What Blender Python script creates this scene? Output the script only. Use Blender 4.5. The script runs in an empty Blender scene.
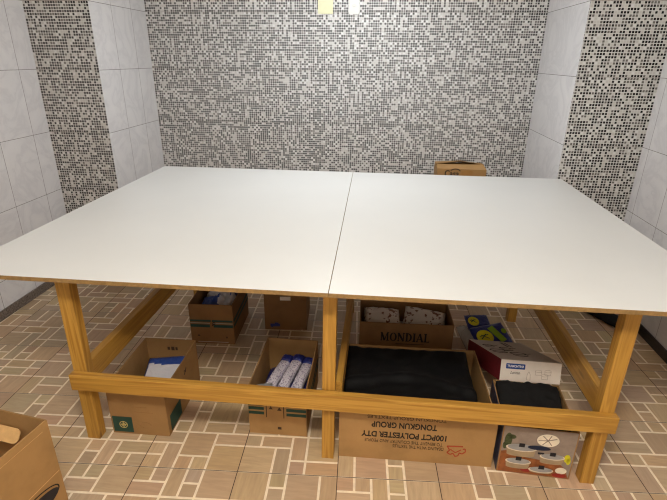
import bpy, bmesh, math, random
from mathutils import Vector, Matrix, noise
PI = math.pi
sc = bpy.context.scene
COL = sc.collection
rnd = random.Random(7)

# ------------------------------------------------------------------ helpers
def lin(c):
    f = lambda v: v / 12.92 if v <= 0.04045 else ((v + 0.055) / 1.055) ** 2.4
    return tuple(f(v / 255.0) for v in c) + (1.0,)

class NT:
    """tiny node helper"""
    def __init__(s, name):
        s.m = bpy.data.materials.new(name); s.m.use_nodes = True
        s.t = s.m.node_tree; s.t.nodes.clear()
        s.out = s.n('ShaderNodeOutputMaterial'); s.b = s.n('ShaderNodeBsdfPrincipled')
        s.l(s.b.outputs[0], s.out.inputs[0])
    def n(s, typ, **kw):
        o = s.t.nodes.new(typ)
        for k, v in kw.items(): setattr(o, k, v)
        return o
    def l(s, a, b): s.t.links.new(a, b)
    def put(s, sock, v):
        if hasattr(v, 'is_output'): s.l(v, sock)
        elif v is not None: sock.default_value = v
    def math(s, op, a, b=None, c=None):
        o = s.n('ShaderNodeMath', operation=op); s.put(o.inputs[0], a)
        if b is not None: s.put(o.inputs[1], b)
        if c is not None: s.put(o.inputs[2], c)
        return o.outputs[0]
    def mix(s, f, a, b, blend='MIX'):
        o = s.n('ShaderNodeMix', data_type='RGBA', blend_type=blend)
        s.put(o.inputs[0], f); s.put(o.inputs[6], a); s.put(o.inputs[7], b)
        return o.outputs[2]
    def noise(s, vec, scale, detail=3.0, rough=0.5, dist=0.0):
        o = s.n('ShaderNodeTexNoise'); s.put(o.inputs['Vector'], vec)
        o.inputs['Scale'].default_value = scale; o.inputs['Detail'].default_value = detail
        o.inputs['Roughness'].default_value = rough; o.inputs['Distortion'].default_value = dist
        return o.outputs['Fac']
    def ramp(s, fac, stops, const=False):
        o = s.n('ShaderNodeValToRGB'); s.put(o.inputs[0], fac)
        cr = o.color_ramp
        if const: cr.interpolation = 'CONSTANT'
        while len(cr.elements) < len(stops): cr.elements.new(0.5)
        for e, (p, c) in zip(cr.elements, stops): e.position = p; e.color = c
        return o.outputs[0]
    def bump(s, h, strength=0.2, dist=0.01):
        o = s.n('ShaderNodeBump'); o.inputs['Strength'].default_value = strength
        o.inputs['Distance'].default_value = dist; s.l(h, o.inputs['Height'])
        s.l(o.outputs[0], s.b.inputs['Normal'])
    def obj(s): return s.n('ShaderNodeTexCoord').outputs['Object']
    def xyz(s, v):
        o = s.n('ShaderNodeSeparateXYZ'); s.l(v, o.inputs[0]); return o.outputs
    def comb(s, x, y, z=0.0):
        o = s.n('ShaderNodeCombineXYZ'); s.put(o.inputs[0], x); s.put(o.inputs[1], y); s.put(o.inputs[2], z)
        return o.outputs[0]
    def fin(s, color=None, rough=0.5, spec=0.5, metal=0.0, coat=0.0):
        s.put(s.b.inputs['Base Color'], color); s.put(s.b.inputs['Roughness'], rough)
        s.b.inputs['Specular IOR Level'].default_value = spec
        s.b.inputs['Metallic'].default_value = metal
        s.b.inputs['Coat Weight'].default_value = coat
        return s.m

def plain(name, rgb, rough=0.5, var=0.06, scale=30.0, spec=0.4, metal=0.0):
    t = NT(name); c = lin(rgb); o = t.obj()
    f = t.noise(o, scale, 4.0, 0.6)
    d = tuple(v * (1 - 2 * var) for v in c[:3]) + (1,); b = tuple(min(1, v * (1 + 2 * var)) for v in c[:3]) + (1,)
    return t.fin(t.ramp(f, [(0.3, d), (0.7, b)]), rough, spec, metal)

def wood(axis):
    t = NT('pine_' + 'xyz'[axis]); o = t.obj()
    ri = t.n('ShaderNodeObjectInfo').outputs['Random']
    add = t.n('ShaderNodeVectorMath', operation='ADD'); t.l(o, add.inputs[0])
    k = t.math('MULTIPLY', ri, 7.3); t.l(t.comb(k, k, k), add.inputs[1])
    sc_ = [26.0, 26.0, 26.0]; sc_[axis] = 1.1
    mp = t.n('ShaderNodeVectorMath', operation='MULTIPLY'); t.l(add.outputs[0], mp.inputs[0]); mp.inputs[1].default_value = sc_
    g = t.noise(mp.outputs[0], 1.0, 3.0, 0.55, 0.35)
    sc2 = [150.0] * 3; sc2[axis] = 4.0
    mp2 = t.n('ShaderNodeVectorMath', operation='MULTIPLY'); t.l(add.outputs[0], mp2.inputs[0]); mp2.inputs[1].default_value = sc2
    g2 = t.noise(mp2.outputs[0], 1.0, 2.0, 0.5)
    rings = t.math('SINE', t.math('MULTIPLY', g, 30.0))
    rings = t.math('MULTIPLY_ADD', rings, 0.5, 0.5)
    base = t.ramp(g, [(0.3, lin((180, 134, 56))), (0.55, lin((196, 150, 68))), (0.75, lin((168, 120, 46)))])
    c = t.mix(t.math('MULTIPLY', rings, 0.42), base, lin((136, 88, 28)))
    c = t.mix(t.math('MULTIPLY', g2, 0.22), c, lin((140, 92, 36)))
    # sparse knots
    sc3 = [11.0] * 3; sc3[axis] = 3.0
    mp3 = t.n('ShaderNodeVectorMath', operation='MULTIPLY'); t.l(add.outputs[0], mp3.inputs[0]); mp3.inputs[1].default_value = sc3
    vo = t.n('ShaderNodeTexVoronoi'); vo.inputs['Scale'].default_value = 1.0; t.l(mp3.outputs[0], vo.inputs['Vector'])
    kn = t.ramp(vo.outputs['Distance'], [(0.0, (1, 1, 1, 1)), (0.09, (0.6, 0.6, 0.6, 1)), (0.15, (0, 0, 0, 1))])
    c = t.mix(t.math('MULTIPLY', kn, 0.75), c, lin((84, 46, 18)))
    t.bump(g2, 0.15, 0.002)
    return t.fin(c, 0.42, 0.35)

def cardboard(name, rgb=(168, 130, 82)):
    t = NT(name); o = t.obj()
    c0 = lin(rgb); dk = tuple(v * 0.82 for v in c0[:3]) + (1,); lt = tuple(min(1, v * 1.1) for v in c0[:3]) + (1,)
    f = t.noise(o, 6.0, 4.0, 0.6)
    c = t.ramp(f, [(0.3, dk), (0.5, c0), (0.75, lt)])
    x, y, z = t.xyz(o)[:3]
    fl = t.noise(o, 160.0, 2.0, 0.7)
    c = t.mix(t.math('MULTIPLY', fl, 0.18), c, dk)
    t.bump(t.noise(o, 14.0, 4.0, 0.6), 0.22, 0.01)
    return t.fin(c, 0.72, 0.25)

PITCH = 0.4577 / 24.0
ZR = 1.6303
HT = 0.4577
def mosaic(name):
    t = NT(name); p = t.xyz(t.obj())
    u = t.math('DIVIDE', p[0], PITCH); v = t.math('DIVIDE', t.math('SUBTRACT', p[2], ZR), PITCH)
    cu = t.math('FLOOR', u); cv = t.math('FLOOR', v)
    fu = t.math('SUBTRACT', u, cu); fv = t.math('SUBTRACT', v, cv)
    wn = t.n('ShaderNodeTexWhiteNoise', noise_dimensions='2D'); t.l(t.comb(cu, cv), wn.inputs['Vector'])
    r = wn.outputs['Value']
    par = t.math('FLOORED_MODULO', t.math('ADD', cu, cv), 2.0)
    r = t.math('ADD', t.math('MULTIPLY', r, 0.86), t.math('MULTIPLY', par, 0.14))
    # rows next to a tile edge and at each third hold more black chips
    row = t.math('FLOORED_MODULO', cv, 24.0)
    e0 = t.math('LESS_THAN', t.math('ABSOLUTE', row), 0.5)
    e1 = t.math('LESS_THAN', t.math('ABSOLUTE', t.math('SUBTRACT', row, 8.0)), 0.5)
    e2 = t.math('LESS_THAN', t.math('ABSOLUTE', t.math('SUBTRACT', row, 16.0)), 0.5)
    e = t.math('ADD', e0, t.math('MULTIPLY', t.math('ADD', e1, e2), 0.6))
    r = t.math('MULTIPLY', r, t.math('SUBTRACT', 1.0, t.math('MULTIPLY', e, 0.2)))
    chip = t.ramp(r, [(0.0, lin((12, 11, 10))), (0.42, lin((40, 37, 36))), (0.48, lin((106, 102, 98))),
                      (0.67, lin((188, 186, 183))), (0.86, lin((206, 206, 206)))], True)
    m = 0.13
    du = t.math('MINIMUM', fu, t.math('SUBTRACT', 1.0, fu)); dv = t.math('MINIMUM', fv, t.math('SUBTRACT', 1.0, fv))
    inside = t.math('GREATER_THAN', t.math('MINIMUM', du, dv), m)
    c = t.mix(inside, lin((198, 197, 195)), chip)
    # thin dark joint between wall tiles
    zt = t.math('FLOORED_MODULO', t.math('SUBTRACT', p[2], ZR), HT)
    jt = t.math('LESS_THAN', t.math('MINIMUM', zt, t.math('SUBTRACT', HT, zt)), 0.0016)
    c = t.mix(jt, c, lin((150, 146, 142)))
    t.bump(inside, 0.25, 0.002)
    return t.fin(c, t.math('SUBTRACT', 0.5, t.math('MULTIPLY', inside, 0.15)), 0.22)

def white_tile(name, axis, off, wid):
    t = NT(name); o = t.obj(); p = t.xyz(o)
    a = t.math('SUBTRACT', p[axis], off); zz = t.math('SUBTRACT', p[2], ZR)
    ca = t.math('FLOOR', t.math('DIVIDE', a, wid)); cz = t.math('FLOOR', t.math('DIVIDE', zz, HT))
    ma = t.math('FLOORED_MODULO', a, wid); mz = t.math('FLOORED_MODULO', zz, HT)
    da = t.math('MINIMUM', ma, t.math('SUBTRACT', wid, ma)); dz = t.math('MINIMUM', mz, t.math('SUBTRACT', HT, mz))
    dj = t.math('MINIMUM', da, dz)
    joint = t.math('LESS_THAN', dj, 0.0016)
    wn = t.n('ShaderNodeTexWhiteNoise', noise_dimensions='2D'); t.l(t.comb(ca, cz), wn.inputs['Vector'])
    k = t.math('MULTIPLY', wn.outputs['Value'], 5.0)
    ad = t.n('ShaderNodeVectorMath', operation='ADD'); t.l(o, ad.inputs[0]); t.l(t.comb(k, k, k), ad.inputs[1])
    v = t.noise(ad.outputs[0], 3.2, 5.0, 0.6, 1.4)
    vein = t.math('ABSOLUTE', t.math('SUBTRACT', v, 0.5))
    c = t.ramp(vein, [(0.0, lin((203, 201, 203))), (0.06, lin((211, 209, 210))), (0.2, lin((215, 213, 213)))])
    c = t.mix(t.math('MULTIPLY', wn.outputs['Value'], 0.14), c, lin((186, 183, 184)))
    c = t.mix(joint, c, lin((118, 112, 108)))
    h = t.n('ShaderNodeMapRange'); t.l(dj, h.inputs[0]); h.inputs[1].default_value = 0.0; h.inputs[2].default_value = 0.004
    t.bump(h.outputs[0], 0.35, 0.002)
    return t.fin(c, 0.12, 0.5)

def floor_stone():
    t = NT('floor_tile_stone'); o = t.obj()
    at = t.n('ShaderNodeVertexColor'); at.layer_name = 'Col'
    dr = t.n('ShaderNodeAttribute'); dr.attribute_name = 'dir'
    sx = t.n('ShaderNodeVectorMath', operation='MULTIPLY'); t.l(o, sx.inputs[0]); sx.inputs[1].default_value = (7, 60, 7)
    sy = t.n('ShaderNodeVectorMath', operation='MULTIPLY'); t.l(o, sy.inputs[0]); sy.inputs[1].default_value = (60, 7, 7)
    g = t.mix(dr.outputs['Fac'], t.noise(sx.outputs[0], 1.0, 4.0, 0.6, 0.6), t.noise(sy.outputs[0], 1.0, 4.0, 0.6, 0.6))
    c = t.mix(t.ramp(g, [(0.35, (0, 0, 0, 1)), (0.7, (0.42, 0.42, 0.42, 1))]), at.outputs[0], lin((136, 110, 86)))
    c = t.mix(t.math('MULTIPLY', t.noise(o, 9.0, 3.0), 0.3), c, lin((212, 184, 150)))
    return t.fin(c, 0.38, 0.4)

def granite(name, a, b):
    t = NT(name); f = t.noise(t.obj(), 85.0, 4.0, 0.75)
    return t.fin(t.ramp(f, [(0.38, lin(a)), (0.62, lin(b))]), 0.35, 0.4)

def plastic_wrap(name, rgb, rough, wr=0.5, scale=18.0):
    t = NT(name); o = t.obj()
    t.bump(t.noise(o, scale, 5.0, 0.6, 0.8), wr, 0.02)
    return t.fin(lin(rgb), rough, 0.3 if sum(rgb) < 60 else 0.5)

def clear_wrap(name):
    t = NT(name); o = t.obj()
    t.bump(t.noise(o, 22.0, 4.0, 0.6, 0.8), 0.5, 0.02)
    m = t.fin(lin((205, 200, 190)), 0.22, 0.5)
    mx = t.n('ShaderNodeMixShader'); tr = t.n('ShaderNodeBsdfTransparent')
    mx.inputs[0].default_value = 0.5
    t.l(tr.outputs[0], mx.inputs[1]); t.l(t.b.outputs[0], mx.inputs[2]); t.l(mx.outputs[0], t.out.inputs[0])
    return m

def printed_wrap(name, base, ink, scale, th, rough=0.35, stretch=(1, 1, 1)):
    t = NT(name); o = t.obj()
    mp = t.n('ShaderNodeVectorMath', operation='MULTIPLY'); t.l(o, mp.inputs[0]); mp.inputs[1].default_value = stretch
    f = t.noise(mp.outputs[0], scale, 2.0, 0.5)
    c = t.ramp(f, [(th - 0.02, lin(ink)), (th + 0.02, lin(base))])
    t.bump(t.noise(o, 24.0, 4.0, 0.6), 0.4, 0.01)
    return t.fin(c, rough, 0.5)

M = {}
for i, a in enumerate('xyz'): M['wood' + a] = wood(i)
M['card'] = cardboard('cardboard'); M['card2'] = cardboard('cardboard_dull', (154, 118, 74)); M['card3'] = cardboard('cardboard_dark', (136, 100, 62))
M['tape'] = plain('packing_tape', (150, 108, 58), 0.3, 0.04)
M['crease'] = plain('cardboard_edge', (206, 164, 108), 0.7)
M['mosaic'] = mosaic('mosaic_chips')
M['tile_left'] = white_tile('white_tile_left_wall', 1, 1.752, 0.333)
M['tile_rev_l'] = white_tile('white_tile_left_return', 1, 2.238, 0.308)
M['tile_rev_r'] = white_tile('white_tile_right_return', 1, 1.93, 0.95)
M['tile_right'] = white_tile('white_tile_right_wall', 1, 1.848, 0.318)
M['tile_front'] = white_tile('white_tile_front_wall', 0, 0.0, 0.32)
M['stone'] = floor_stone()
M['grout'] = plain('pale_print_line', (236, 220, 194), 0.5, 0.05)
M['joint'] = plain('dark_tile_joint', (78, 58, 42), 0.8)
M['base_l'] = granite('grey_granite', (74, 64, 58), (132, 120, 110))
M['base_r'] = granite('dark_granite', (26, 21, 19), (50, 42, 38))
M['ceil'] = plain('white_paint', (222, 221, 218), 0.8, 0.02)
M['laminate'] = plain('white_laminate', (203, 202, 199), 0.36, 0.008, 3.0, 0.4)
M['mdf'] = plain('brown_board_edge', (138, 108, 64), 0.6, 0.1, 60)
M['black_ink'] = plain('black_ink', (30, 22, 15), 0.7)
M['faint_ink'] = plain('faint_black_ink', (66, 46, 28), 0.7)
M['red_ink'] = plain('red_ink', (166, 62, 34), 0.7)
M['green_ink'] = plain('green_ink', (30, 66, 56), 0.6)
M['gold_ink'] = plain('gold_ink', (190, 170, 105), 0.6)
M['black_bag'] = plastic_wrap('black_plastic', (9, 9, 11), 0.58, 0.25, 9.0)
M['black_cloth'] = plain('black_cloth', (12, 11, 12), 0.85)
M['grey_plastic'] = plastic_wrap('grey_plastic', (150, 152, 156), 0.3)
M['blue_wrap'] = plastic_wrap('blue_plastic', (44, 74, 150), 0.35)
M['navy_wrap'] = plastic_wrap('navy_plastic', (32, 42, 112), 0.35)
M['white_wrap'] = plastic_wrap('white_plastic', (214, 214, 222), 0.4)
M['pack_print'] = printed_wrap('white_printed_plastic', (214, 208, 218), (140, 130, 158), 130.0, 0.44)
M['brown_print'] = printed_wrap('white_brown_printed_plastic', (196, 186, 174), (104, 66, 48), 30.0, 0.40)
M['clear'] = clear_wrap('clear_plastic')
M['yellow'] = plain('yellow_print', (206, 196, 36), 0.4)
M['lime'] = plain('lime_print', (128, 160, 40), 0.4)
M['white_card'] = plain('white_carton', (232, 222, 210), 0.45, 0.02)
M['grey_card'] = plain('grey_carton_top', (186, 174, 162), 0.45, 0.03)
M['maroon'] = plain('maroon_carton', (112, 30, 38), 0.5)
M['label_blue'] = plain('label_blue', (28, 66, 138), 0.4)
M['white_ink'] = plain('white_ink', (236, 236, 236), 0.5)
M['pale_ink'] = plain('pale_grey_ink', (176, 160, 146), 0.6)
M['cream_plate'] = plain('cream_plate', (206, 204, 168), 0.4, 0.02)
M['white_plate'] = plain('white_plate', (208, 208, 200), 0.4, 0.02)
M['plate_mark'] = plain('plate_mark', (172, 170, 166), 0.5)
M['p_taupe'] = plain('print_taupe', (142, 126, 114), 0.4)
M['p_wood'] = plain('print_orange_wood', (142, 82, 42), 0.4, 0.15, 25)
M['p_pot'] = plain('print_pot', (160, 138, 108), 0.35)
M['p_rim'] = plain('print_rim', (212, 198, 176), 0.35)
M['p_lid'] = plain('print_lid', (150, 148, 146), 0.3)
M['p_dark'] = plain('print_dark', (28, 28, 36), 0.4)
M['p_navy'] = plain('print_navy', (22, 34, 60), 0.4)
M['p_cream'] = plain('print_cream', (226, 214, 192), 0.4)
M['p_green'] = plain('print_green', (66, 74, 44), 0.4, 0.2, 80)
M['p_red'] = plain('print_red', (140, 34, 28), 0.4)
M['box_side'] = plain('grey_blue_side', (74, 72, 88), 0.5, 0.2, 40)

def link(name, bm, mats, parent=None, smooth=False):
    me = bpy.data.meshes.new(name); bm.normal_update(); bm.to_mesh(me); bm.free()
    for m in (mats if isinstance(mats, (list, tuple)) else [mats]): me.materials.append(m)
    if smooth:
        for p in me.polygons: p.use_smooth = True
    o = bpy.data.objects.new(name, me); COL.objects.link(o)
    if parent: o.parent = parent
    return o

def tag(o, label, cat, group=None):
    o['label'] = label; o['category'] = cat
    if group: o['group'] = group
    return o

def thing(name, label, cat, loc=(0, 0, 0), rz=0.0, group=None, rot=None):
    o = bpy.data.objects.new(name, None); COL.objects.link(o); o.empty_display_size = 0.05
    o.location = loc; o.rotation_euler = rot if rot else (0, 0, rz)
    return tag(o, label, cat, group)

def struct(o): o['kind'] = 'structure'; return o

def add_box(bm, lo, hi, mi=0, bev=0.0, mat=None):
    b = bmesh.new()
    vs = [b.verts.new((x, y, z)) for z in (lo[2], hi[2]) for y in (lo[1], hi[1]) for x in (lo[0], hi[0])]
    for q in ((0, 2, 3, 1), (4, 5, 7, 6), (0, 1, 5, 4), (2, 6, 7, 3), (0, 4, 6, 2), (1, 3, 7, 5)):
        b.faces.new([vs[i] for i in q])
    if bev: bmesh.ops.bevel(b, geom=b.edges[:], offset=bev, segments=2, affect='EDGES', profile=0.5)
    if mat: b.transform(mat)
    for f in b.faces: f.material_index = mi
    merge(bm, b)

def merge(bm, b):
    me = bpy.data.meshes.new('tmp'); b.to_mesh(me); b.free(); bm.from_mesh(me); bpy.data.meshes.remove(me)

def poly(bm, pts, d=0.0006, mat=None, mi=0):
    """thin printed patch: a 2D outline in x,z on the plane y=0, facing -y"""
    b = bmesh.new()
    fr = [b.verts.new((x, -d, z)) for x, z in pts]; bk = [b.verts.new((x, 0, z)) for x, z in pts]
    n = len(pts)
    b.faces.new(fr); b.faces.new(bk[::-1])
    for i in range(n): b.faces.new((fr[i], bk[i], bk[(i + 1) % n], fr[(i + 1) % n]))
    bmesh.ops.recalc_face_normals(b, faces=b.faces[:])
    if mat: b.transform(mat)
    for f in b.faces: f.material_index = mi
    merge(bm, b)

def ell(cx, cz, a, b, n=28, a0=0.0, a1=2 * PI, rot=0.0):
    full = abs(a1 - a0 - 2 * PI) < 1e-6
    k = n if full else n + 1
    r = []
    for i in range(k):
        t = a0 + (a1 - a0) * i / n
        x, z = a * math.cos(t), b * math.sin(t)
        r.append((cx + x * math.cos(rot) - z * math.sin(rot), cz + x * math.sin(rot) + z * math.cos(rot)))
    return r

def ring(cx, cz, a, b, w, n=36, a0=0.0, a1=2 * PI):
    """list of quads making an outline ellipse or arc"""
    q = []
    for i in range(n):
        t0 = a0 + (a1 - a0) * i / n; t1 = a0 + (a1 - a0) * (i + 1) / n
        q.append([(cx + (a - w) * math.cos(t0), cz + (b - w) * math.sin(t0)), (cx + a * math.cos(t0), cz + b * math.sin(t0)),
                  (cx + a * math.cos(t1), cz + b * math.sin(t1)), (cx + (a - w) * math.cos(t1), cz + (b - w) * math.sin(t1))])
    return q

def stroke(p, q, w):
    dx, dz = q[0] - p[0], q[1] - p[1]; L = math.hypot(dx, dz) or 1; nx, nz = -dz / L * w / 2, dx / L * w / 2
    return [(p[0] + nx, p[1] + nz), (p[0] - nx, p[1] - nz), (q[0] - nx, q[1] - nz), (q[0] + nx, q[1] + nz)]

def rect(x0, z0, x1, z1): return [(x0, z0), (x1, z0), (x1, z1), (x0, z1)]

def text_mesh(name, body, size, mat, parent, at, flip=False, width=0.0, bold=0.0, shear=0.0):
    """lettering lying on a face that looks towards local -y; at = centre of the line (x, y, z)"""
    cu = bpy.data.curves.new('t', 'FONT'); cu.body = body; cu.size = size; cu.align_x = 'CENTER'; cu.align_y = 'CENTER'
    cu.extrude = 0.0003; cu.offset = bold; cu.shear = shear
    to = bpy.data.objects.new('t', cu); COL.objects.link(to)
    dg = bpy.context.evaluated_depsgraph_get(); dg.update()
    me = bpy.data.meshes.new_from_object(to.evaluated_get(dg))
    bpy.data.objects.remove(to); bpy.data.curves.remove(cu)
    xs = [v.co.x for v in me.vertices]; sx = width / (max(xs) - min(xs))
    m = Matrix.Diagonal((sx, 1, 1, 1))
    if flip: m = Matrix.Rotation(PI, 4, 'Z') @ m
    m = Matrix.Rotation(PI / 2, 4, 'X') @ m
    me.transform(Matrix.Translation(at) @ m)
    me.materials.clear(); me.materials.append(mat); me.name = name
    o = bpy.data.objects.new(name, me); COL.objects.link(o); o.parent = parent
    return o

def carton_bm(w, d, h, t=0.005, seed=0, amp=0.0015, flare=0.0, nseg=6, nlev=4, closed=False):
    """open cardboard box standing on z=0, centred, with real wall thickness"""
    bm = bmesh.new(); r = random.Random(seed)
    ph = [r.uniform(0, 6) for _ in range(8)]
    def loop(off, z, f):
        pts = []
        W, D = w / 2 - off, d / 2 - off
        cs = [(-W, -D), (W, -D), (W, D), (-W, D)]
        for s in range(4):
            a, b = cs[s], cs[(s + 1) % 4]
            nx, ny = [(0, -1), (1, 0), (0, 1), (-1, 0)][s]
            for i in range(nseg):
                k = i / nseg
                bow = amp * math.sin(PI * k) * math.sin(ph[s] + 3 * f) * (0.2 + f) + flare * math.sin(PI * k) * f
                sag = -0.004 * math.sin(PI * k) * (f ** 3) * (0.5 + 0.5 * math.sin(ph[s + 4])) if f > 0.9 else 0
                pts.append((a[0] + (b[0] - a[0]) * k + nx * bow, a[1] + (b[1] - a[1]) * k + ny * bow, z + sag))
        return [bm.verts.new(p) for p in pts]
    outs = [loop(0, h * i / nlev, i / nlev) for i in range(nlev + 1)]
    n = len(outs[0])
    def skin(A, B, rev=False):
        for i in range(n):
            q = (A[i], A[(i + 1) % n], B[(i + 1) % n], B[i])
            bm.faces.new(q[::-1] if rev else q)
    for i in range(nlev): skin(outs[i], outs[i + 1])
    bm.faces.new(outs[0][::-1])
    if closed:
        bm.faces.new(outs[-1])
    else:
        ins = [loop(t, t if i == 0 else h * i / nlev, i / nlev) for i in range(nlev + 1)]
        for i in range(nlev): skin(ins[i], ins[i + 1], True)
        skin(outs[-1], ins[-1]); bm.faces.new(ins[0])
    bmesh.ops.recalc_face_normals(bm, faces=bm.faces[:])
    return bm

def pillow_bm(w, d, h, seed=0, nx=22, ny=16, wr=0.12, pw=2.6, frill=0.0):
    """soft filled pack, resting on z=0, centred"""
    bm = bmesh.new(); off = Vector((seed * 3.1, seed * 1.7, 0))
    def prof(u): return max(0.0, 1 - abs(u) ** pw) ** 0.5
    top, bot = [], []
    for j in range(ny + 1):
        rt, rb = [], []
        for i in range(nx + 1):
            u = -1 + 2 * i / nx; v = -1 + 2 * j / ny
            e = prof(u) * prof(v)
            x = u * w / 2 * (1 + 0.03 * noise.noise(Vector((v * 3, seed, 1)))); y = v * d / 2 * (1 + 0.03 * noise.noise(Vector((u * 3, seed, 5))))
            nz = noise.noise(Vector((u * 3.2, v * 3.2, seed)) + off) + 0.6 * noise.noise(Vector((u * 8, v * 8, seed)) + off)
            zt = h * 0.5 + h * 0.5 * e * (1 + wr * nz * 2) + frill * noise.noise(Vector((u * 5, v * 5, seed + 9)))
            zb = h * 0.5 - h * 0.5 * min(1, e * 1.6)
            rt.append(bm.verts.new((x, y, zt)))
            edge = i in (0, nx) or j in (0, ny)
            rb.append(rt[-1] if edge else bm.verts.new((x, y, max(0.0, zb))))
        top.append(rt); bot.append(rb)
    for j in range(ny):
        for i in range(nx):
            bm.faces.new((top[j][i], top[j][i + 1], top[j + 1][i + 1], top[j + 1][i]))
            q = (bot[j][i], bot[j + 1][i], bot[j + 1][i + 1], bot[j][i + 1])
            if len(set(q)) >= 3:
                try: bm.faces.new(q)
                except ValueError: pass
    bmesh.ops.recalc_face_normals(bm, faces=bm.faces[:])
    return bm

def heap_bm(w, d, hfun, nx=40, ny=30, z0=0.0):
    """a filled mass with a shaped top and straight sides"""
    bm = bmesh.new(); top = []; bot = []
    for j in range(ny + 1):
        rt = []
        for i in range(nx + 1):
            u = i / nx; v = j / ny
            rt.append(bm.verts.new(((u - 0.5) * w, (v - 0.5) * d, hfun(u, v))))
        top.append(rt)
    for j in range(ny):
        for i in range(nx): bm.faces.new((top[j][i], top[j][i + 1], top[j + 1][i + 1], top[j + 1][i]))
    per = [top[0][i] for i in range(nx)] + [top[j][nx] for j in range(ny)] + [top[ny][i] for i in range(nx, 0, -1)] + [top[j][0] for j in range(ny, 0, -1)]
    low = [bm.verts.new((v.co.x, v.co.y, z0)) for v in per]
    n = len(per)
    for i in range(n): bm.faces.new((per[(i + 1) % n], per[i], low[i], low[(i + 1) % n]))
    bm.faces.new(low[::-1])
    bmesh.ops.recalc_face_normals(bm, faces=bm.faces[:])
    return bm

# ------------------------------------------------------------------ camera
f = Vector((-0.0880163, 0.9227476, -0.3752199)); r = Vector((0.9950283, 0.0990669, 0.0102208)); u = Vector((-0.0466031, 0.3724548, 0.9268795))
cd = bpy.data.cameras.new('camera'); cam = bpy.data.objects.new('camera', cd); COL.objects.link(cam)
cd.sensor_width = 36.0; cd.sensor_fit = 'HORIZONTAL'; cd.lens = 473.5735 / 667.0 * 36.0; cd.clip_start = 0.02
cam.matrix_world = Matrix(((r.x, u.x, -f.x, 0.1859), (r.y, u.y, -f.y, -1.616), (r.z, u.z, -f.z, 1.7292), (0, 0, 0, 1)))
sc.camera = cam

# ------------------------------------------------------------------ room
XA, XL, XR, XC = -2.4012, -1.9073, 1.4829, 2.0187
YM, YB, YF, ZC, TH = 1.9368, 2.8031, -2.9, 2.75, 0.1
def wall(name, boxes, mats, pick):
    bm = bmesh.new()
    for lo, hi in boxes: add_box(bm, lo, hi)
    bm.normal_update()
    for fc in bm.faces: fc.material_index = pick(fc.normal, fc.calc_center_median())
    return struct(link(name, bm, mats))
wall('wall_left', [((XA - TH, YF, 0), (XA, YM, ZC))], [M['tile_left']], lambda n, c: 0)
wall('wall_right', [((XC, YF, 0), (XC + TH, YM, ZC))], [M['tile_right']], lambda n, c: 0)
wall('wall_back', [((XL, YB, 0), (XR, YB + TH, ZC))], [M['mosaic']], lambda n, c: 0)
wall('wall_back_left', [((XA - TH, YM, 0), (XL, YB + TH, ZC))], [M['mosaic'], M['tile_rev_l']], lambda n, c: 1 if abs(n.x) > 0.5 else 0)
wall('wall_back_right', [((XR, YM, 0), (XC + TH, YB + TH, ZC))], [M['mosaic'], M['tile_rev_r']], lambda n, c: 1 if abs(n.x) > 0.5 else 0)
wall('wall_front', [((XA - TH, YF - TH, 0), (XC + TH, YF, ZC))], [M['tile_front']], lambda n, c: 0)
bm = bmesh.new(); add_box(bm, (XA - TH, YF - TH, ZC), (XC + TH, YB + TH, ZC + 0.1)); struct(link('ceiling', bm, M['ceil']))

# skirting strips of granite
def strip(name, lo, hi, mat):
    b = bmesh.new(); add_box(b, lo, hi, 0, 0.002); struct(link(name, b, mat))
strip('baseboard_left', (XA, YF, 0.0005), (XA + 0.012, YM - 0.012, 0.068), M['base_l'])
strip('baseboard_right', (XC - 0.012, YF, 0.0005), (XC, YM - 0.012, 0.068), M['base_r'])
strip('baseboard_back_left', (XA, YM - 0.012, 0.0005), (XL, YM, 0.068), M['base_l'])
strip('baseboard_back_right', (XR, YM - 0.012, 0.0005), (XC, YM, 0.068), M['base_r'])
strip('baseboard_back', (XL, YB - 0.012, 0.0005), (XR, YB, 0.068), M['base_l'])

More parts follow.
